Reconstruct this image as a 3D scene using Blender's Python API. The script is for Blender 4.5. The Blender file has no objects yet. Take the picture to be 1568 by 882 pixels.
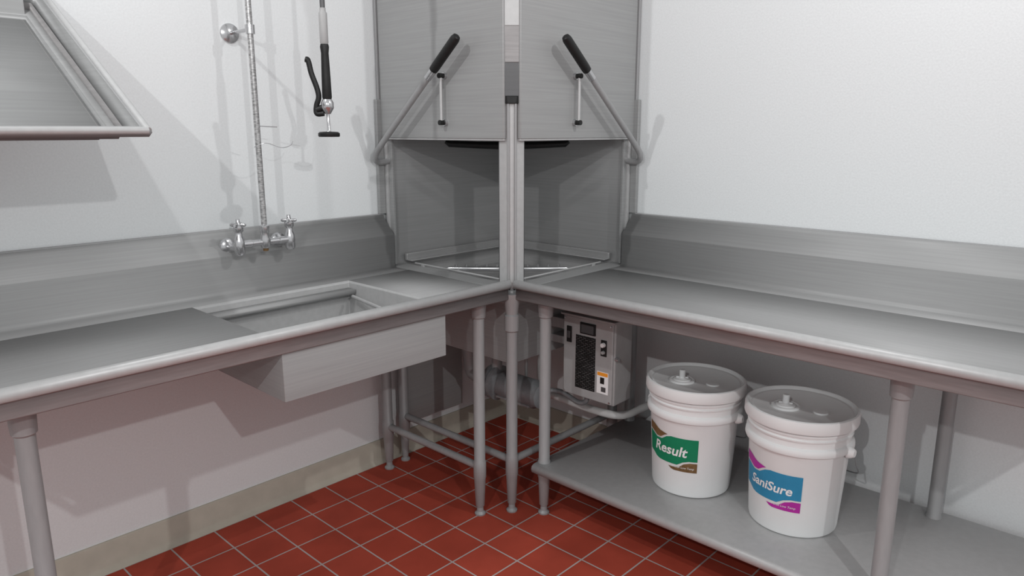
import bpy, bmesh, math, random
from mathutils import Vector, Matrix
random.seed(3)
scene = bpy.context.scene
try:
    scene.view_settings.view_transform = 'Standard'
except Exception:
    pass
R = math.radians

# ------------------------------------------------------------ materials
def base_mat(name):
    m = bpy.data.materials.new(name); m.use_nodes = True
    nt = m.node_tree
    return m, nt, nt.nodes['Principled BSDF']

def noise_mat(name, col, rough=0.5, metal=0.0, var=0.05, scale=(20,20,20), bump=0.0, detail=3, spec=0.5):
    m, nt, b = base_mat(name)
    tc = nt.nodes.new('ShaderNodeTexCoord'); mp = nt.nodes.new('ShaderNodeMapping')
    mp.inputs['Scale'].default_value = scale
    nz = nt.nodes.new('ShaderNodeTexNoise'); nz.inputs['Scale'].default_value = 1.0; nz.inputs['Detail'].default_value = detail
    nt.links.new(tc.outputs['Object'], mp.inputs['Vector']); nt.links.new(mp.outputs['Vector'], nz.inputs['Vector'])
    cr = nt.nodes.new('ShaderNodeValToRGB')
    cr.color_ramp.elements[0].position = 0.3; cr.color_ramp.elements[1].position = 0.7
    lo = [max(0, c*(1-var)) for c in col]; hi = [min(1, c*(1+var)) for c in col]
    cr.color_ramp.elements[0].color = (*lo, 1); cr.color_ramp.elements[1].color = (*hi, 1)
    nt.links.new(nz.outputs['Fac'], cr.inputs['Fac']); nt.links.new(cr.outputs['Color'], b.inputs['Base Color'])
    b.inputs['Roughness'].default_value = rough; b.inputs['Metallic'].default_value = metal
    b.inputs['Specular IOR Level'].default_value = spec
    if bump > 0:
        bp = nt.nodes.new('ShaderNodeBump'); bp.inputs['Strength'].default_value = bump; bp.inputs['Distance'].default_value = 0.002
        nt.links.new(nz.outputs['Fac'], bp.inputs['Height']); nt.links.new(bp.outputs['Normal'], b.inputs['Normal'])
    return m

S = 0.335
MT = .15
steel_x = noise_mat('steel_brushed_x', (S, S, S), 0.47, MT, 0.05, (3, 160, 160), 0.02, 3, .25)
steel_y = noise_mat('steel_brushed_y', (S, S, S), 0.47, MT, 0.05, (160, 3, 160), 0.02, 3, .25)
steel_v = noise_mat('steel_panel', (0.32, 0.322, 0.322), 0.42, MT, 0.06, (3, 3, 170), 0.02, 3, .25)
steel_in = noise_mat('steel_interior', (0.38, 0.38, 0.38), 0.22, .3, 0.05, (3, 3, 150), 0.02, 3, .4)
steel_tube = noise_mat('steel_tube', (0.315, 0.315, 0.318), 0.40, MT, 0.04, (90, 90, 20), 0.02, 3, .3)
steel_apron_floor_tint = noise_mat('steel_apron_floor_tint', (0.275, 0.265, 0.265), 0.40, MT, 0.10, (10, 10, 120), 0.02, 3, .25)  # darker steel with the red floor's reflected tinge mixed into its colour
steel_rim = noise_mat('steel_rim', (0.44, 0.44, 0.44), 0.4, MT, 0.04, (50, 50, 50), 0.02, 3, .4)
steel_dark = noise_mat('steel_dark', (0.09, 0.09, 0.093), 0.4, 0.3, 0.06, (3, 3, 120), 0.02)
chrome = noise_mat('chrome', (0.55, 0.55, 0.56), 0.18, 0.85, 0.03, (30, 30, 30))
black = noise_mat('black_rubber', (0.012, 0.012, 0.012), 0.45, 0, 0.2, (60, 60, 60), spec=.3)
wall_m = noise_mat('painted_wall', (0.715, 0.733, 0.74), 0.8, 0, 0.03, (160, 160, 160), 0.25, 4, 0.1)
base_m = noise_mat('cove_base_cream', (0.45, 0.415, 0.35), 0.7, 0, 0.05, (20, 20, 20), spec=.2)
plastic = noise_mat('white_plastic', (0.76, 0.77, 0.77), 0.6, 0, 0.02, (12, 12, 12), spec=.2)
grey_box = noise_mat('grey_enamel', (0.36, 0.36, 0.36), 0.55, 0.1, 0.04, (30, 30, 30), spec=.2)
pvc = noise_mat('white_pvc', (0.68, 0.68, 0.67), 0.5, 0.0, 0.04, (30, 30, 30), spec=.3)
green_m = noise_mat('label_green', (0.01, 0.21, 0.10), 0.5, 0, 0.05, spec=.2)
brown_m = noise_mat('label_brown', (0.17, 0.10, 0.045), 0.5, 0, 0.25, (80, 80, 80), spec=.2)
blue_m = noise_mat('label_blue', (0.035, 0.24, 0.42), 0.5, 0, 0.05, spec=.2)
mag_m = noise_mat('label_magenta', (0.42, 0.03, 0.32), 0.5, 0, 0.1, spec=.2)
white_m = noise_mat('label_white', (0.8, 0.8, 0.8), 0.5, 0, 0.02, spec=.2)
orange_m = noise_mat('label_orange', (0.8, 0.3, 0.03), 0.5, 0, 0.05, spec=.2)
motor_m = noise_mat('motor_grey', (0.25, 0.26, 0.27), 0.45, 0.2, 0.08, (40, 40, 40))

def riser_mat():
    m, nt, b = base_mat('knurled_chrome')
    tc = nt.nodes.new('ShaderNodeTexCoord'); mp = nt.nodes.new('ShaderNodeMapping'); mp.inputs['Scale'].default_value = (60, 60, 150)
    v = nt.nodes.new('ShaderNodeTexVoronoi'); v.inputs['Scale'].default_value = 1.4
    cr = nt.nodes.new('ShaderNodeValToRGB')
    cr.color_ramp.elements[0].color = (.6, .6, .6, 1); cr.color_ramp.elements[1].color = (.18, .18, .18, 1)
    nt.links.new(tc.outputs['Object'], mp.inputs['Vector']); nt.links.new(mp.outputs['Vector'], v.inputs['Vector'])
    nt.links.new(v.outputs['Distance'], cr.inputs['Fac']); nt.links.new(cr.outputs['Color'], b.inputs['Base Color'])
    b.inputs['Metallic'].default_value = .4; b.inputs['Roughness'].default_value = .3
    return m
riser_m = riser_mat()

def floor_mat():
    m, nt, b = base_mat('quarry_tile')
    tc = nt.nodes.new('ShaderNodeTexCoord'); mp = nt.nodes.new('ShaderNodeMapping')
    mp.inputs['Location'].default_value = (0.02, 0.03, 0)
    br = nt.nodes.new('ShaderNodeTexBrick'); br.offset = 0; br.squash = 1
    br.inputs['Scale'].default_value = 1.0
    br.inputs['Brick Width'].default_value = 0.152; br.inputs['Row Height'].default_value = 0.152
    br.inputs['Mortar Size'].default_value = 0.0028; br.inputs['Mortar Smooth'].default_value = 0.1
    br.inputs['Color1'].default_value = (0.36, 0.057, 0.034, 1); br.inputs['Color2'].default_value = (0.39, 0.064, 0.039, 1)
    br.inputs['Mortar'].default_value = (0.42, 0.38, 0.37, 1)
    nz = nt.nodes.new('ShaderNodeTexNoise'); nz.inputs['Scale'].default_value = 7; nz.inputs['Detail'].default_value = 6
    cr = nt.nodes.new('ShaderNodeValToRGB'); cr.color_ramp.elements[0].position = .35; cr.color_ramp.elements[1].position = .7
    cr.color_ramp.elements[0].color = (.87, .87, .87, 1); cr.color_ramp.elements[1].color = (1.08, 1.08, 1.08, 1)
    mx = nt.nodes.new('ShaderNodeMix'); mx.data_type = 'RGBA'; mx.blend_type = 'MULTIPLY'; mx.inputs['Factor'].default_value = 1
    nt.links.new(tc.outputs['Object'], mp.inputs['Vector']); nt.links.new(mp.outputs['Vector'], br.inputs['Vector'])
    nt.links.new(tc.outputs['Object'], nz.inputs['Vector']); nt.links.new(nz.outputs['Fac'], cr.inputs['Fac'])
    nt.links.new(br.outputs['Color'], mx.inputs['A']); nt.links.new(cr.outputs['Color'], mx.inputs['B'])
    nt.links.new(mx.outputs['Result'], b.inputs['Base Color'])
    b.inputs['Roughness'].default_value = 0.65; b.inputs['Specular IOR Level'].default_value = .15
    bp = nt.nodes.new('ShaderNodeBump'); bp.invert = True; bp.inputs['Strength'].default_value = .4; bp.inputs['Distance'].default_value = .003
    nt.links.new(br.outputs['Fac'], bp.inputs['Height']); nt.links.new(bp.outputs['Normal'], b.inputs['Normal'])
    return m
floor_m = floor_mat()

def print_mat():
    m, nt, b = base_mat('printed_plate')
    tc = nt.nodes.new('ShaderNodeTexCoord')
    br = nt.nodes.new('ShaderNodeTexBrick'); br.inputs['Scale'].default_value = 1
    br.inputs['Brick Width'].default_value = .019; br.inputs['Row Height'].default_value = .0068; br.inputs['Mortar Size'].default_value = .0024
    br.inputs['Color1'].default_value = (.13, .13, .13, 1); br.inputs['Color2'].default_value = (.04, .04, .04, 1); br.inputs['Mortar'].default_value = (.008, .008, .008, 1)
    sp = nt.nodes.new('ShaderNodeSeparateXYZ'); cb = nt.nodes.new('ShaderNodeCombineXYZ')
    nt.links.new(tc.outputs['Object'], sp.inputs[0]); nt.links.new(sp.outputs['Y'], cb.inputs['X']); nt.links.new(sp.outputs['Z'], cb.inputs['Y'])
    nt.links.new(cb.outputs[0], br.inputs['Vector']); nt.links.new(br.outputs['Color'], b.inputs['Base Color'])
    b.inputs['Roughness'].default_value = .6; b.inputs['Specular IOR Level'].default_value = .2
    return m
print_m = print_mat()

# ------------------------------------------------------------ geometry helpers
def empty(name, loc=(0, 0, 0)):
    e = bpy.data.objects.new(name, None); e.location = loc; e.empty_display_size = .1
    scene.collection.objects.link(e); return e

def make(name, verts, faces, mat, parent=None, smooth=True, bevel=0, seg=2, solid=0, angle=35, offset=0):
    me = bpy.data.meshes.new(name)
    me.from_pydata([tuple(v) for v in verts], [], faces); me.update()
    bm = bmesh.new(); bm.from_mesh(me)
    bmesh.ops.recalc_face_normals(bm, faces=bm.faces); bm.to_mesh(me); bm.free()
    if mat: me.materials.append(mat)
    if smooth:
        for p in me.polygons: p.use_smooth = True
        me.set_sharp_from_angle(angle=R(angle))
    ob = bpy.data.objects.new(name, me); scene.collection.objects.link(ob)
    if solid:
        md = ob.modifiers.new('sheet', 'SOLIDIFY'); md.thickness = solid; md.offset = offset
    if bevel:
        md = ob.modifiers.new('bevel', 'BEVEL'); md.width = bevel; md.segments = seg; md.limit_method = 'ANGLE'; md.angle_limit = R(30)
        md.harden_normals = False
    if parent:
        ob.parent = parent
        ob.matrix_parent_inverse = Matrix.Translation(-Vector(parent.location))
    return ob

def box(name, a, b, mat, parent=None, bevel=0.002):
    x0, x1 = sorted((a[0], b[0])); y0, y1 = sorted((a[1], b[1])); z0, z1 = sorted((a[2], b[2]))
    v = [(x0,y0,z0),(x1,y0,z0),(x1,y1,z0),(x0,y1,z0),(x0,y0,z1),(x1,y0,z1),(x1,y1,z1),(x0,y1,z1)]
    f = [(0,1,2,3),(4,5,6,7),(0,1,5,4),(1,2,6,5),(2,3,7,6),(3,0,4,7)]
    return make(name, v, f, mat, parent, bevel=bevel)

def prism(name, poly, z0, z1, mat, parent=None, bevel=0.0015):
    n = len(poly)
    v = [(p[0], p[1], z0) for p in poly] + [(p[0], p[1], z1) for p in poly]
    f = [tuple(range(n)), tuple(range(n, 2*n))] + [(i, (i+1) % n, n+(i+1) % n, n+i) for i in range(n)]
    return make(name, v, f, mat, parent, bevel=bevel)

def catmull(pts, n=8):
    pts = [Vector(p) for p in pts]; out = []
    P = [pts[0]*2-pts[1]] + pts + [pts[-1]*2-pts[-2]]
    for i in range(1, len(P)-2):
        for k in range(n):
            t = k/n
            a, b, c, d = P[i-1], P[i], P[i+1], P[i+2]
            out.append(.5*((2*b)+(-a+c)*t+(2*a-5*b+4*c-d)*t*t+(-a+3*b-3*c+d)*t**3))
    out.append(pts[-1]); return out

def tube(name, pts, r, mat, parent=None, sides=20, spline=False, caps=True):
    pts = [Vector(p) for p in pts]
    rad = r if isinstance(r, (list, tuple)) else [r]*len(pts)
    if spline:
        pts = catmull(pts, 8); rad = [rad[0]]*len(pts)
    n = len(pts); tang = []
    for i in range(n):
        a = pts[max(0, i-1)]; b = pts[min(n-1, i+1)]
        t = (b-a)
        if t.length < 1e-9: t = Vector((0, 0, 1))
        tang.append(t.normalized())
    up = Vector((0, 0, 1)) if abs(tang[0].z) < .9 else Vector((1, 0, 0))
    u = tang[0].cross(up).normalized(); verts = []; faces = []
    for i in range(n):
        u = (u - tang[i]*u.dot(tang[i])).normalized(); w = tang[i].cross(u)
        for k in range(sides):
            a = 2*math.pi*k/sides
            verts.append(pts[i] + (u*math.cos(a)+w*math.sin(a))*rad[i])
    for i in range(n-1):
        for k in range(sides):
            k2 = (k+1) % sides
            faces.append((i*sides+k, i*sides+k2, (i+1)*sides+k2, (i+1)*sides+k))
    if caps:
        faces.append(tuple(range(sides))); faces.append(tuple((n-1)*sides+k for k in range(sides)))
    return make(name, verts, faces, mat, parent)

def lathe(name, prof, c, mat, parent=None, sides=48, axis='Z'):
    c = Vector(c); verts = []; faces = []; n = len(prof)
    for r, z in prof:
        for k in range(sides):
            a = 2*math.pi*k/sides; p = Vector((r*math.cos(a), r*math.sin(a), z))
            if axis == 'Y': p = Vector((p.x, -p.z, p.y))
            if axis == 'X': p = Vector((p.z, p.x, p.y))
            verts.append(c+p)
    for i in range(n-1):
        for k in range(sides):
            k2 = (k+1) % sides
            faces.append((i*sides+k, i*sides+k2, (i+1)*sides+k2, (i+1)*sides+k))
    faces.append(tuple(range(sides))); faces.append(tuple((n-1)*sides+k for k in range(sides)))
    return make(name, verts, faces, mat, parent, angle=40)

ML = lambda s, d, z: (-s, -d, z)
MR = lambda s, d, z: (-d, -s, z)
def mbox(M, name, a, b, mat, parent, bevel=.002): return box(name, M(*a), M(*b), mat, parent, bevel)

def leg(M, s, d, parent, tag, top=.83, foot=.20):
    prof = [(.0, 0), (.020, 0), (.021, .006), (.013, .014), (.012, .03), (.0165, .036), (.0215, foot-.055), (.0235, foot-.05), (.0235, foot+.012), (.0206, foot+.016),
            (.0206, top-.075), (.0255, top-.07), (.0275, top-.03), (.03, top), (0, top)]
    lathe(tag, prof, M(s, d, 0), steel_tube, parent, 28)

# ------------------------------------------------------------ room shell
box('floor', (-4.4, -4.4, -.08), (.12, .12, 0), floor_m, None, 0)
box('wall_left', (-4.4, 0, 0), (.12, .12, 3.0), wall_m, None, 0)
box('wall_right', (0, -4.4, 0), (.12, 0, 3.0), wall_m, None, 0)
def cove(name, M, s0, s1):
    pr = [(0.0, 0), (.03, 0), (.018, .008), (.012, .02), (.010, .094), (.006, .1), (0, .1)]
    v = [M(s0, d, z) for d, z in pr]+[M(s1, d, z) for d, z in pr]; n = len(pr)
    f = [tuple(range(n)), tuple(range(n, 2*n))]+[(i, (i+1) % n, n+(i+1) % n, n+i) for i in range(n)]
    make(name, v, f, base_m, None)
cove('baseboard_left', ML, .0, 4.4); cove('baseboard_right', MR, .03, 4.4)

# ------------------------------------------------------------ tables
ZD = .857
def sheet(M, name, prof, s0, s1, mat, parent, th=.0025, seg=1):
    n = len(prof); v = []
    v += [M(s0, d, z) for d, z in prof] + [M(s1, d, z) for d, z in prof]
    f = [(i, i+1, n+i+1, n+i) for i in range(n-1)]
    return make(name, v, f, mat, parent, solid=th, angle=30)

def table(M, name, s0, s1, steel, sink=None, legs=()):
    e = empty(name, M((s0+s1)/2, .36, 0))
    back = [(.003, 1.045), (.003, 1.066), (.016, 1.066), (.020, 1.054), (.080, .990), (.080, .990-.002), (.080, ZD+.016), (.083, ZD+.006), (.092, ZD), (.17, ZD)]
    sheet(M, 'backsplash', back, s0, s1, steel, e)
    tube('splash_top_edge', [M(s0, .012, 1.066), M(s1, .012, 1.066)], .005, steel_tube, e, 12)
    tube('deck_cove_highlight', [M(s0, .084, ZD+.003), M(s1, .084, ZD+.003)], .003, steel_rim, e, 10)  # paler bead stands in for the highlight along the cove
    arc = [(.713+.015*math.cos(a), .876+.015*math.sin(a)) for a in [math.pi*(1-k/12*1.35) for k in range(13)]]
    front = [(.61, ZD), (.684, ZD), (.690, ZD+.003), (.694, ZD+.012), arc[0]]
    sheet(M, 'front_edge', front, s0, s1, steel, e)
    sheet(M, 'rolled_rim', arc, s0-.004, s1, steel_rim, e)
    sheet(M, 'apron', [arc[-1], (.716, .862), (.716, .826), (.714, .823), (.700, .823)], s0, s1, steel_apron_floor_tint, e)
    if sink:
        a, b = sink
        sheet(M, 'deck_machine_side', [(.17, ZD), (.61, ZD)], s0, a, steel, e)
        sheet(M, 'deck_far_side', [(.17, ZD), (.61, ZD)], b, s1, steel, e)
        o = [(a, .17), (b, .17), (b, .61), (a, .61)]
        i1 = [(a+.006, .178), (b-.006, .178), (b-.006, .602), (a+.006, .602)]
        i2 = [(a+.014, .186), (b-.014, .186), (b-.014, .60), (a+.014, .60)]
        v = [M(x, y, ZD) for x, y in o]+[M(x, y, ZD-.006) for x, y in i1]+[M(x, y, .694) for x, y in i2]
        f = []
        for L in (0, 4):
            for k in range(4): f.append((L+k, L+(k+1) % 4, L+4+(k+1) % 4, L+4+k))
        f.append((8, 9, 10, 11))
        make('sink_bowl', v, f, steel_rim, e, solid=.003, bevel=.008, seg=3)
        j = [(a+.003, .172), (b-.003, .172), (b-.003, .706), (a+.003, .706)]
        v = [M(x, y, .85) for x, y in j]+[M(x, y, .685) for x, y in j]
        make('sink_jacket', v, [(k, (k+1) % 4, 4+(k+1) % 4, 4+k) for k in range(4)]+[(4, 5, 6, 7)], steel_v, e, solid=.003, bevel=.004)
        sheet(M, 'rack_slide_back', [(.180, ZD-.025), (.225, ZD-.025), (.225, ZD-.04)], a+.01, b-.01, steel, e)
        sheet(M, 'rack_slide_front', [(.600, ZD-.03), (.575, ZD-.03), (.575, ZD-.045)], a+.01, b-.01, steel, e)
        tube('rack_support_bar', [M(a+.03, .235, ZD-.045), M(a+.09, .56, ZD-.045)], .006, steel_rim, e)
        lathe('sink_drain', [(0, .0), (.045, .0), (.045, .006), (.03, .004), (0, .004)], M((a+b)/2, .4, .697), chrome, e)
    else:
        sheet(M, 'deck', [(.17, ZD), (.61, ZD)], s0, s1, steel, e)
    for tag, s in (('end_panel_machine', s0), ('end_panel_far', s1)):
        pr = [(.01, 1.05), (.018, 1.054), (.079, .985), (.079, ZD-.004), (.694, ZD-.004), (.714, .85), (.714, .826), (.01, .826)]
        v = [M(s, d, z) for d, z in pr]
        make(tag, v, [tuple(range(len(pr)))], steel, e, solid=.003)
    for k, d in enumerate((.10, .64)):
        if sink:
            mbox(M, 'channel_%da' % k, (s0+.03, d-.03, .824), (sink[0]-.01, d+.03, ZD-.004), steel, e)
            mbox(M, 'channel_%db' % k, (sink[1]+.01, d-.03, .824), (s1-.03, d+.03, ZD-.004), steel, e)
        else:
            mbox(M, 'channel_%d' % k, (s0+.03, d-.03, .824), (s1-.03, d+.03, ZD-.004), steel, e)
    for n, (s, d) in enumerate(legs):
        leg(M, s, d, e, 'leg_%d' % (n+1))
    return e

lt = table(ML, 'sink_work_table', .735, 2.46, steel_x, (1.018, 1.60), ((.803, .085), (.803, .635), (2.26, .085), (2.175, .635)))
tube('cross_rail', [ML(.803, .085, .19), ML(.803, .635, .19)], .014, steel_tube, lt)
rt = table(MR, 'stainless_work_table', .735, 2.48, steel_y, None, ((.803, .085), (.803, .635), (1.955, .085), (1.955, .635)))
sh = [(.035, .165), (.035, .20), (.04, .205), (.672, .205), (.683, .199), (.686, .19), (.683, .178), (.675, .172), (.662, .172)]
sheet(MR, 'undershelf', sh, .785, 2.44, steel_rim, rt, .003)
for s in (.785, 2.44):
    v = [MR(s, d, z) for d, z in [(.037, .17), (.037, .203), (.674, .203), (.684, .19), (.674, .173)]]
    make('undershelf_end', v, [tuple(range(5))], steel_y, rt, solid=.003)
for k, s in enumerate((1.1, 1.5, 1.9)):
    mbox(MR, 'undershelf_rib_%d' % k, (s-.03, .06, .18), (s+.03, .65, .202), steel_y, rt)

# ------------------------------------------------------------ corner dishwasher
dw = empty('corner_door_dishwasher', (-.36, -.36, 0))
for tag, M in (('left', ML), ('right', MR)):
    F = M
    mbox(F, 'door_'+tag, (.716, .018, 1.372), (.731, .690, 2.2), steel_v, dw, .003)
    mbox(F, 'door_bottom_hem_'+tag, (.712, .05, 1.366), (.728, .688, 1.373), steel_rim, dw, .001)
    mbox(F, 'jamb_'+tag, (.690, .018, .835), (.722, .034, 2.2), steel_rim, dw)
    mbox(F, 'jamb_inner_'+tag, (.700, .034, .86), (.712, .055, 2.2), steel_v, dw)
    mbox(F, 'guide_cover_'+tag, (.722, .003, 1.07), (.752, .02, 1.52), steel_v, dw)
    mbox(F, 'wall_flange_'+tag, (.722, .003, 1.07), (.738, .016, 2.2), steel_tube, dw)
    mbox(F, 'post_return_'+tag, (.702, .648, .86), (.712, .672, 1.50), steel_dark, dw)
    mbox(F, 'liner_'+tag, (.035, .015, .56), (.70, .03, 2.2), steel_in, dw)
    mbox(F, 'skirt_'+tag, (.706, .02, .80), (.718, .70, .857), steel_v, dw)
    mbox(F, 'tank_side_'+tag, (.655, .03, .56), (.667, .66, .857), steel_v, dw)
    mbox(F, 'deck_lip_'+tag, (.655, .03, .850), (.735, .70, .8585), steel_v, dw, .001)
    mbox(F, 'rack_track_'+tag, (.64, .10, .862), (.648, .655, .868), steel_rim, dw)
    mbox(F, 'rack_track_inner_'+tag, (.045, .06, .872), (.06, .655, .900), steel_in, dw)
    mbox(F, 'rack_track_lip_'+tag, (.06, .06, .872), (.09, .655, .876), steel_in, dw)
    for b in (.14, .62):
        mbox(F, 'track_support_'+tag, (.64, b, .84), (.648, b+.02, .864), steel_rim, dw)
    tube('frame_rail_'+tag, [F(.705, .07, .205), F(.705, .705, .205)], .014, steel_tube, dw)
    lathe('frame_leg_'+tag, [(0, 0), (.02, 0), (.02, .006), (.012, .014), (.014, .03), (.021, .14), (.0235, .15), (.0235, .21), (.0206, .215), (.0206, .84), (0, .84)], F(.705, .07, 0), steel_tube, dw, 24)
    t = [F(.70, .035, 1.285), F(.735, .033, 1.278), F(.768, .035, 1.280), F(.785, .047, 1.300), F(.787, .080, 1.338), F(.787, .25, 1.479), F(.787, .40, 1.603)]
    tube('handle_arm_'+tag, t, .0115, steel_tube, dw, spline=True)
    g0 = Vector(F(.787, .405, 1.607)); g1 = Vector(F(.787, .532, 1.712)); gd = (g1-g0)
    tube('handle_grip_'+tag, [g0-gd*.02, g0, g0+gd*.1, g0+gd*.9, g0+gd*.97, g1], [.012, .0155, .0165, .0165, .013, .005], black, dw)
    tube('handle_clevis_'+tag, [g0-gd*.25, g0], .0135, chrome, dw)
    tube('handle_link_'+tag, [F(.752, .403, 1.428), F(.752, .403, 1.590)], .0055, steel_rim, dw)
    for zz in (1.428, 1.590):
        tube('link_bolt_'+tag, [F(.731, .403, zz), F(.762, .403, zz)], .009, black, dw)
        tube('link_nut_'+tag, [F(.731, .403, zz), F(.742, .403, zz)], .012, chrome, dw)
mbox(ML, 'back_apron_left', (.34, .035, .15), (.70, .045, .57), steel_v, dw)
box('tank_floor', (-.66, -.66, .56), (-.03, -.03, .575), steel_v, dw)
box('scrap_screen', (-.65, -.65, .775), (-.03, -.03, .785), steel_in, dw)
box('hood_roof', (-.73, -.73, 2.195), (-.012, -.012, 2.22), steel_v, dw)
post = [(-.716, -.684), (-.716, -.655), (-.704, -.655), (-.690, -.675), (-.675, -.690), (-.655, -.704), (-.655, -.716), (-.684, -.716), (-.695, -.712), (-.712, -.695)]
prism('corner_post', post, .835, 1.49, steel_rim, dw)
for s in (-1, 1):
    c = Vector((-.703, -.703, 0)) + Vector((.6845, -.729, 0))*(.0125*s)
    tube('post_bead', [c+Vector((-.003, -.003, .86)), c+Vector((-.003, -.003, 1.488))], .004, steel_tube, dw, 12)
cap = [(-.722, -.700), (-.722, -.680), (-.680, -.680), (-.680, -.722), (-.700, -.722)]
prism('post_cap', cap, 1.488, 1.512, black, dw)
prism('corner_strip_lower', [(-.724, -.690), (-.690, -.724), (-.672, -.700), (-.700, -.672)], 1.512, 1.62, steel_dark, dw)
prism('corner_strip', [(-.724, -.690), (-.690, -.724), (-.672, -.700), (-.700, -.672)], 1.62, 1.735, steel_apron_floor_tint, dw)
prism('corner_strip_upper', [(-.724, -.690), (-.690, -.724), (-.672, -.700), (-.700, -.672)], 1.735, 2.2, steel_rim, dw)
lathe('post_leg', [(0, 0), (.020, 0), (.021, .006), (.013, .014), (.012, .03), (.0165, .036), (.0215, .145), (.0235, .15), (.0235, .225), (.0206, .23), (.0206, .70), (.027, .706), (.027, .76), (.022, .765), (.026, .80), (.034, .84), (0, .84)], (-.705, -.705, 0), steel_tube, dw, 28)
RV = Vector((.6845, -.729, 0))
cc = Vector((-.36, -.355, 0))
pts = [cc+RV*x+Vector((0, 0, z)) for x, z in [(-.25, 1.356), (-.235, 1.348), (-.12, 1.343), (0, 1.340), (.12, 1.343), (.235, 1.348), (.25, 1.356)]]
tube('upper_wash_arm', pts, [.006, .013, .014, .016, .014, .013, .006], black, dw)
tube('upper_arm_hub', [cc+Vector((0, 0, 1.34)), cc+Vector((0, 0, 1.5))], .018, steel_tube, dw)
pts = [cc+RV*x+Vector((0, 0, .835)) for x in (-.26, -.24, 0, .24, .26)]
tube('lower_wash_arm', pts, [.004, .010, .012, .010, .004], chrome, dw)
for k in range(-5, 6):
    if k: lathe('arm_nozzle', [(0, 0), (.006, 0), (.005, .010), (0, .010)], cc+RV*(.043*k)+Vector((0, 0, .843)), chrome, dw, 10)
tube('lower_arm_hub', [cc+Vector((0, 0, .78)), cc+Vector((0, 0, .85))], .02, steel_tube, dw)
pc = Vector((-.45, -.36, .365))
lathe('pump_volute', [(0, -.02), (.05, -.02), (.072, -.01), (.074, .0), (.074, .012), (.066, .014), (.066, .022), (.074, .024), (.074, .036), (.05, .045), (.05, .06), (.058, .065), (.058, .24), (.05, .25), (.05, .27), (.03, .28), (0, .28)], pc, motor_m, dw, 40, 'Y')
tube('pump_suction', [(-.45, -.34, .365), (-.45, -.26, .365), (-.45, -.22, .40), (-.45, -.21, .56)], .03, steel_tube, dw, spline=True)
tube('pump_riser', [(-.45, -.38, .42), (-.45, -.38, .56)], .022, steel_tube, dw)
box('motor_bracket', (-.50, -.60, .32), (-.40, -.42, .33), steel_tube, dw)
tube('motor_hanger_1', [(-.50, -.5, .325), (-.50, -.5, .56)], .006, steel_tube, dw)
tube('motor_hanger_2', [(-.40, -.5, .325), (-.40, -.5, .56)], .006, steel_tube, dw)
tube('drain_line', [(-.30, -.50, .56), (-.30, -.50, .34), (-.30, -.60, .31), (-.28, -.86, .30), (-.15, -.90, .30), (-.02, -.90, .30)], .016, pvc, dw, spline=True)
cb = empty('control_box', (-.42, -.87, .58))
box('enclosure', (-.465, -.985, .42), (-.357, -.75, .735), grey_box, cb, .006)
box('cover', (-.474, -.980, .425), (-.462, -.755, .73), grey_box, cb, .004)
box('top_hood', (-.480, -.990, .730), (-.352, -.745, .738), grey_box, cb, .002)
box('display', (-.479, -.905, .672), (-.472, -.835, .715), black, cb, .002)
box('display_glass', (-.4805, -.898, .678), (-.4785, -.842, .709), steel_dark, cb, .0)
box('instruction_plate', (-.4755, -.905, .46), (-.4735, -.815, .664), print_m, cb, 0)
box('switch_plate', (-.477, -.795, .628), (-.473, -.772, .690), black, cb, .001)
box('rocker_switch', (-.481, -.790, .645), (-.476, -.777, .672), steel_dark, cb, .001)
box('switch_plate_small', (-.477, -.955, .605), (-.473, -.930, .665), black, cb, .001)
lathe('toggle_knob', [(0, 0), (.009, 0), (.008, -.010), (0, -.010)], (-.477, -.9425, .648), white_m, cb, 16, 'X')
lathe('toggle_knob_low', [(0, 0), (.007, 0), (.006, -.008), (0, -.008)], (-.477, -.9425, .620), grey_box, cb, 16, 'X')
box('warning_label', (-.4752, -.965, .462), (-.4735, -.915, .545), white_m, cb, 0)
box('warning_band', (-.4760, -.963, .530), (-.4750, -.917, .543), orange_m, cb, 0)
box('warning_pictogram', (-.4760, -.948, .500), (-.4750, -.930, .524), black, cb, 0)
box('warning_pictogram_low', (-.4760, -.955, .470), (-.4750, -.935, .488), steel_dark, cb, 0)
for y in (-.972, -.764):
    for z in (.435, .72):
        lathe('cover_screw', [(0, 0), (.004, 0), (.003, -.004), (0, -.004)], (-.474, y, z), chrome, cb, 10, 'X')
tube('latch', [(-.46, -.985, .60), (-.46, -1.0, .60)], .008, chrome, cb)
box('mount_arm_upper', (-.44, -.76, .66), (-.37, -.66, .70), steel_tube, cb)
box('mount_arm_lower', (-.44, -.76, .60), (-.37, -.66, .63), steel_tube, cb)
tube('conduit', [(-.41, -.82, .42), (-.41, -.82, .385), (-.41, -.78, .37), (-.41, -.70, .39), (-.43, -.64, .39)], .010, motor_m, cb, spline=True)

# ------------------------------------------------------------ slanted wall shelf (upper left)
ws = empty('slanted_wall_shelf', (-2.2, -.33, 1.5))
sl = math.atan(.577); cs, sn = math.cos(sl), math.sin(sl)
yF, zF = -.665, 1.397
def T(x, l, h):
    return (x, yF + l*cs - h*sn, zF + l*sn + h*cs)
xr, xl = -1.855, -2.65; Lt = .748
def ring(name, A, B, mat):
    v = [T(*p) for p in A]+[T(*p) for p in B]
    f = [(k, (k+1) % 4, 4+(k+1) % 4, 4+k) for k in range(4)]
    return make(name, v, f, mat, ws, solid=.0025)
def rect(i, h, e=0, bk=None):
    L2 = Lt-(i if bk is None else bk)
    return [(xr-i, i+e, h), (xl+i, i+e, h), (xl+i, L2, h), (xr-i, L2, h)]
ring('outer_skirt', rect(.004, -.014), rect(.0, 0), steel_x)
ring('rim_flange', rect(.0, 0), rect(.020, .002), steel_tube)
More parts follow.
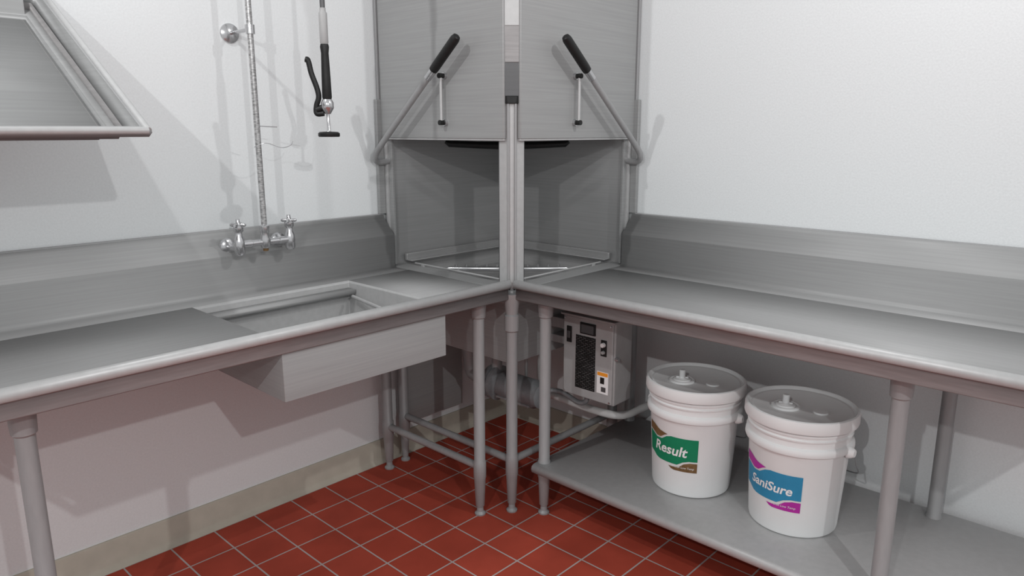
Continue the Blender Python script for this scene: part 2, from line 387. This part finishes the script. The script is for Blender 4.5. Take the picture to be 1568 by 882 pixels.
ring('inner_wall', rect(.020, .002), rect(.036, -.032, .01), steel_v)
ring('inner_step', rect(.036, -.032, .01), rect(.065, -.034, .01, .085), steel_v)
ring('inner_wall_low', rect(.065, -.034, .01, .085), rect(.07, -.056, .012, .09), steel_v)
v = [T(*p) for p in rect(.07, -.056, .012, .09)]
make('shelf_pan', v, [(0, 1, 2, 3)], steel_x, ws, solid=.0025)
rp = [T(*p) for p in rect(.006, 0)]
for k in range(4):
    tube('rim_roll_%d' % k, [rp[k], rp[(k+1) % 4]], .0085, steel_rim, ws, 12)
box('rear_riser', (xl, -.016, 1.70), (xr-.01, -.004, 2.05), steel_v, ws)
yb = T(0, Lt-.088, -.056)
box('pan_back', (xl+.065, yb[1]-.004, yb[2]), (xr-.066, yb[1]+.002, 1.97), steel_v, ws)
box('pan_back_return', (xr-.07, yb[1]-.002, yb[2]+.03), (xr-.066, -.006, 1.97), steel_v, ws)
ring('under_box', rect(.045, -.014), rect(.05, -.046), steel_apron_floor_tint)
ring('under_box_low', rect(.075, -.045), rect(.08, -.066), steel_apron_floor_tint)
v = [T(*p) for p in rect(.05, -.046)]
make('under_pan', v, [(0, 1, 2, 3)], steel_v, ws, solid=.002)
for x in (-1.98, -2.5):
    a = T(x, .62, -.055); b = T(x, .2, -.055)
    poly = [(a[1], a[2]), (b[1], b[2]), (b[1]+.01, b[2]-.02), (-.003, 1.42), (-.003, a[2]+.02)]
    vv = [(x-.003, p[0], p[1]) for p in poly]+[(x+.003, p[0], p[1]) for p in poly]
    n = 5
    make('bracket', vv, [tuple(range(n)), tuple(range(n, 2*n))]+[(i, (i+1) % n, n+(i+1) % n, n+i) for i in range(n)], steel_tube, ws)

# ------------------------------------------------------------ pre-rinse faucet
pf = empty('pre_rinse_faucet', (-1.32, -.13, 1.03))
fx, fy, fz = -1.322, -.14, 1.032
tube('body_bar', [(fx-.10, fy, fz), (fx-.05, fy, fz), (fx-.048, fy, fz), (fx+.048, fy, fz), (fx+.05, fy, fz), (fx+.10, fy, fz)], [.013, .013, .011, .011, .013, .013], chrome, pf)
for s in (-1, 1):
    x = fx+s*.092
    tube('wall_shank', [(x, -.0, fz-.02), (x, fy, fz-.012)], .012, chrome, pf)
    lathe('escutcheon', [(0, 0), (.030, 0), (.028, .010), (.018, .016), (0, .016)], (x, -.055, fz-.015), chrome, pf, 28, 'Y')
    lathe('valve_body', [(0, -.035), (.012, -.035), (.017, -.028), (.018, .0), (.016, .02), (.012, .028), (.011, .04), (.016, .046), (.016, .058), (.008, .066), (.006, .085), (0, .085)], (x, fy, fz), chrome, pf, 24)
    d = Vector((s*.6, -.5, 0)).normalized()
    c = Vector((x, fy, fz+.066))
    for ang in (0, 90):
        dd = Matrix.Rotation(R(ang), 3, 'Z') @ d
        tube('cross_handle', [c-dd*.026, c-dd*.02, c, c+dd*.02, c+dd*.026], [.004, .0065, .005, .0065, .004], chrome, pf, 12)
lathe('center_hub', [(0, -.02), (.014, -.02), (.018, -.01), (.018, .012), (.014, .03), (.016, .035), (.016, .055), (.009, .06), (0, .06)], (fx, fy, fz), chrome, pf, 24)
lathe('center_plug', [(0, -.03), (.009, -.03), (.009, -.018), (0, -.018)], (fx, fy, fz), brown_m, pf, 16)
tube('riser_pipe', [(fx, fy, fz+.05), (fx, fy, 2.0)], .0095, riser_m, pf)
tube('wall_bracket', [(fx, -.0, 1.715), (fx, fy, 1.715)], .006, chrome, pf)
lathe('bracket_flange', [(0, 0), (.032, 0), (.031, .006), (.012, .014), (0, .014)], (fx-.0, -.0, 1.715), chrome, pf, 28, 'Y')
lathe('bracket_collar', [(0, -.014), (.015, -.014), (.015, .014), (0, .014)], (fx, fy, 1.715), chrome, pf, 20)
sx, sy = -1.232, -.42
hp = catmull([(fx, fy, 1.99), (fx, fy, 2.12), (fx+.015, fy-.05, 2.24), (fx+.045, fy-.14, 2.29), (fx+.075, fy-.23, 2.24), (sx, sy, 2.10), (sx, sy, 1.95), (sx, sy, 1.74)], 10)
tube('hose', hp, .0075, steel_dark, pf)
cum = 0; sp = []; prev = hp[0]
for i in range(len(hp)-1):
    for k in range(10):
        p = hp[i].lerp(hp[i+1], k/10); cum += (p-prev).length; prev = p
        if cum < .72:
            t = (hp[i+1]-hp[i]).normalized(); u = t.cross(Vector((.95, .3, .05))).normalized(); w = t.cross(u)
            a = cum/.010*2*math.pi
            sp.append(p+(u*math.cos(a)+w*math.sin(a))*.0125)
tube('hose_spring', sp, .0018, chrome, pf, 6)
tube('spray_hook', catmull([(fx, fy, 1.415), (fx+.03, fy-.02, 1.413), (fx+.055, fy-.03, 1.412)], 6), .0018, chrome, pf, 8)
curl_pts = [Vector((fx-.015, fy, 1.345)), Vector((fx-.02, fy-.02, 1.35)), Vector((fx+.01, fy-.035, 1.36)), Vector((fx+.06, fy-.04, 1.345)), Vector((fx+.10, fy-.03, 1.352)), Vector((fx+.115, fy-.02, 1.365))]
tube('curl_shadow_wire', curl_pts, .0011, chrome, pf, 8, spline=True)  # thin curl modelled in place of a faint shadow beside the riser
lathe('hose_sleeve', [(0, 1.655), (.010, 1.655), (.0125, 1.66), (.0125, 1.745), (.009, 1.75), (.009, 1.76), (0, 1.76)], (sx, sy, 0), grey_box, pf, 24)
lathe('spray_grip', [(0, 1.492), (.012, 1.492), (.0145, 1.50), (.0135, 1.56), (.0115, 1.63), (.0135, 1.648), (.012, 1.656), (0, 1.656)], (sx, sy, 0), black, pf, 24)
lathe('valve_head', [(0, 1.45), (.008, 1.45), (.013, 1.458), (.019, 1.468), (.019, 1.484), (.014, 1.494), (0, 1.494)], (sx, sy, 0), chrome, pf, 24)
lathe('spray_neck', [(0, 1.395), (.009, 1.395), (.0055, 1.40), (.0045, 1.45), (0, 1.45)], (sx, sy, 0), chrome, pf, 16)
lathe('spray_face', [(0, 1.381), (.031, 1.381), (.033, 1.384), (.033, 1.392), (.028, 1.396), (.010, 1.397), (0, 1.397)], (sx, sy, 0), black, pf, 32)
B = Vector((sx, sy, 0))
tube('lever', [B-RV*x+Vector((0, 0, z)) for x, z in [(.060, 1.612), (.052, 1.608), (.044, 1.57), (.030, 1.528), (.026, 1.50), (.034, 1.475), (.034, 1.452), (.012, 1.452)]], .0085, black, pf, 12, spline=True)
tube('lever_pivot', [B-RV*.034+Vector((0, 0, 1.462)), B+Vector((0, 0, 1.475))], .010, black, pf, 12)

# ------------------------------------------------------------ pails
def pail(loc, cang, a0, a1, z0, z1, main, accent, word, tsize):
    loc = Vector(loc); e = empty('plastic_pail_with_lid', loc)
    body = [(0, 0), (.122, 0), (.129, .004), (.131, .012), (.1455, .262), (.148, .268), (.156, .270), (.158, .276), (.157, .286), (.153, .291), (.1475, .293), (.147, .312), (.152, .314), (.153, .319), (.149, .322), (.149, .328), (.154, .330), (.154, .336), (.150, .338), (.150, .35), (0, .35)]
    lathe('pail_body', body, loc, plastic, e, 72)
    lid = [(0, .345), (.156, .342), (.163, .343), (.165, .349), (.1645, .372), (.162, .379), (.157, .381), (.153, .378), (.151, .371), (.147, .369), (.144, .3715), (.140, .3715), (.137, .369), (0, .369)]
    lathe('lid', lid, loc, plastic, e, 72)
    rv = Vector((math.cos(R(cang+90)), math.sin(R(cang+90)), 0)); cv = Vector((math.cos(R(cang)), math.sin(R(cang)), 0))
    sc = loc - rv*.045 + cv*.015
    lathe('spout_ring', [(0, .368), (.042, .368), (.042, .375), (.037, .3765), (.034, .373), (.030, .373), (.028, .378), (.012, .380), (.010, .382), (.010, .406), (.009, .408), (0, .408)], sc, plastic, e, 36)
    lathe('vent_cap', [(0, .368), (.022, .368), (.021, .3735), (0, .374)], loc + rv*.055 + cv*.03, plastic, e, 28)
    tube('spout_tab', [sc+rv*.02+Vector((0, 0, .381)), sc-rv*.02+Vector((0, 0, .381))], .003, plastic, e, 10)
    ea = cang+66; ev = Vector((math.cos(R(ea)), math.sin(R(ea)), 0)); nv = Vector((math.cos(R(ea+90)), math.sin(R(ea+90)), 0))
    pts = []
    for k in range(25):
        a = math.pi*k/24
        pts.append(loc+ev*(.168*math.cos(a))+nv*(.215*math.sin(a))+Vector((0, 0, .272-.16*math.sin(a)**.6 if k not in (0, 24) else .272)))
    tube('bail_wire', pts, .0021, motor_m, e, 8)
    for s in (-1, 1):
        p0 = loc+ev*(.150*s)+Vector((0, 0, .272)); p1 = loc+ev*(.170*s)+Vector((0, 0, .272))
        tube('bail_ear', [p0, p0.lerp(p1, .5), p1], [.019, .017, .011], plastic, e, 20)
    def P(u, v, off):
        a = R(cang+a0+(a1-a0)*u); z = z0+(z1-z0)*v; r = .131+(z-.012)*(.0145/.25)+off
        return loc+Vector((math.cos(a)*r, math.sin(a)*r, z))
    def patch(name, poly, mat, off=.0012):
        bm = bmesh.new()
        bm.faces.new([bm.verts.new((u, v, 0)) for u, v in poly])
        for k in range(1, 14):
            bmesh.ops.bisect_plane(bm, geom=bm.verts[:]+bm.edges[:]+bm.faces[:], plane_co=(k/14, 0, 0), plane_no=(1, 0, 0))
        for vt in bm.verts: vt.co = P(vt.co.x, vt.co.y, off)
        me = bpy.data.meshes.new(name); bmesh.ops.triangulate(bm, faces=bm.faces[:]); bm.to_mesh(me); bm.free(); me.materials.append(mat)
        ob = bpy.data.objects.new(name, me); scene.collection.objects.link(ob); ob.parent = e; ob.matrix_parent_inverse = Matrix.Translation(-loc)
    patch('label_main', [(0, .26), (.12, .24), (.22, .17), (.30, .15), (.66, .15), (.76, .24), (.86, .28), (1, .28), (1, .84), (.55, .84), (.46, .80), (.36, .70), (.24, .68), (.12, .74), (0, .76)], main)
    patch('label_accent_top', [(0, .80), (.12, .78), (.24, .72), (.33, .73), (.42, .82), (.48, .86), (.30, .90), (.16, .98), (0, 1.0)], accent)
    patch('label_accent_bottom', [(.50, .08), (.55, .02), (.60, 0), (1, 0), (1, .24), (.88, .24), (.78, .20), (.70, .11), (.60, .08)], accent)
    def words(txt, size, u0, v0, mat, bold=.0):
        cu = bpy.data.curves.new('t', 'FONT'); cu.body = txt; cu.size = 1; cu.shear = .2; cu.offset = bold; cu.resolution_u = 3
        to = bpy.data.objects.new('t', cu); scene.collection.objects.link(to)
        bpy.context.view_layer.update(); dg = bpy.context.evaluated_depsgraph_get()
        me = bpy.data.meshes.new_from_object(to.evaluated_get(dg)); bpy.data.objects.remove(to)
        W = R(a1-a0)*.14; H = z1-z0
        for vt in me.vertices:
            u = u0+vt.co.x*size/W; v = v0+vt.co.y*size/H
            vt.co = P(u, v, .0022)
        me.materials.clear(); me.materials.append(mat)
        ob = bpy.data.objects.new('label_lettering', me); scene.collection.objects.link(ob); ob.parent = e; ob.matrix_parent_inverse = Matrix.Translation(-loc)
    words(word, tsize, .19, .38, white_m, .022)
    words('Dish Low Temp', .010, .62, .08, white_m, .0)
    return e

pail((-.40, -1.272, .2065), 208.3, -73, 8, .095, .235, green_m, brown_m, 'Result', .049)
pail((-.395, -1.628, .2065), 200.3, -76, 9, .085, .225, blue_m, mag_m, 'SaniSure', .041)

# ------------------------------------------------------------ lights
def area(name, loc, target, size, energy, col=(1, 1, 1)):
    l = bpy.data.lights.new(name, 'AREA'); l.shape = 'DISK'; l.size = size; l.energy = energy; l.color = col
    o = bpy.data.objects.new(name, l); scene.collection.objects.link(o); o.location = loc
    o.rotation_euler = (Vector(target)-Vector(loc)).to_track_quat('-Z', 'Y').to_euler()
area('ceiling_light_right', (-.60, -2.4, 2.65), (-1.1, 0, 1.3), .04, 11)
area('ceiling_light_left', (-2.4, -.60, 2.65), (0, -1.1, 1.3), .04, 11)
area('room_light_left', (-3.7, -2.45, 2.3), (-.5, -.5, .9), .04, 20)
area('room_light_right', (-2.45, -3.7, 2.3), (-.5, -.5, .9), .04, 20)
w = bpy.data.worlds.new('room_ambient'); scene.world = w; w.use_nodes = True
w.node_tree.nodes['Background'].inputs['Color'].default_value = (.975, .992, 1, 1)
w.node_tree.nodes['Background'].inputs['Strength'].default_value = .65

# ------------------------------------------------------------ camera
cd = bpy.data.cameras.new('camera'); cam = bpy.data.objects.new('camera', cd); scene.collection.objects.link(cam)
cd.sensor_width = 36; cd.lens = 36*1109/1568; cd.clip_start = .02
cam.location = (-2.521, -2.411, 1.40)
cam.rotation_euler = (R(90-12.26), 0, R(43.2-90))
scene.camera = cam
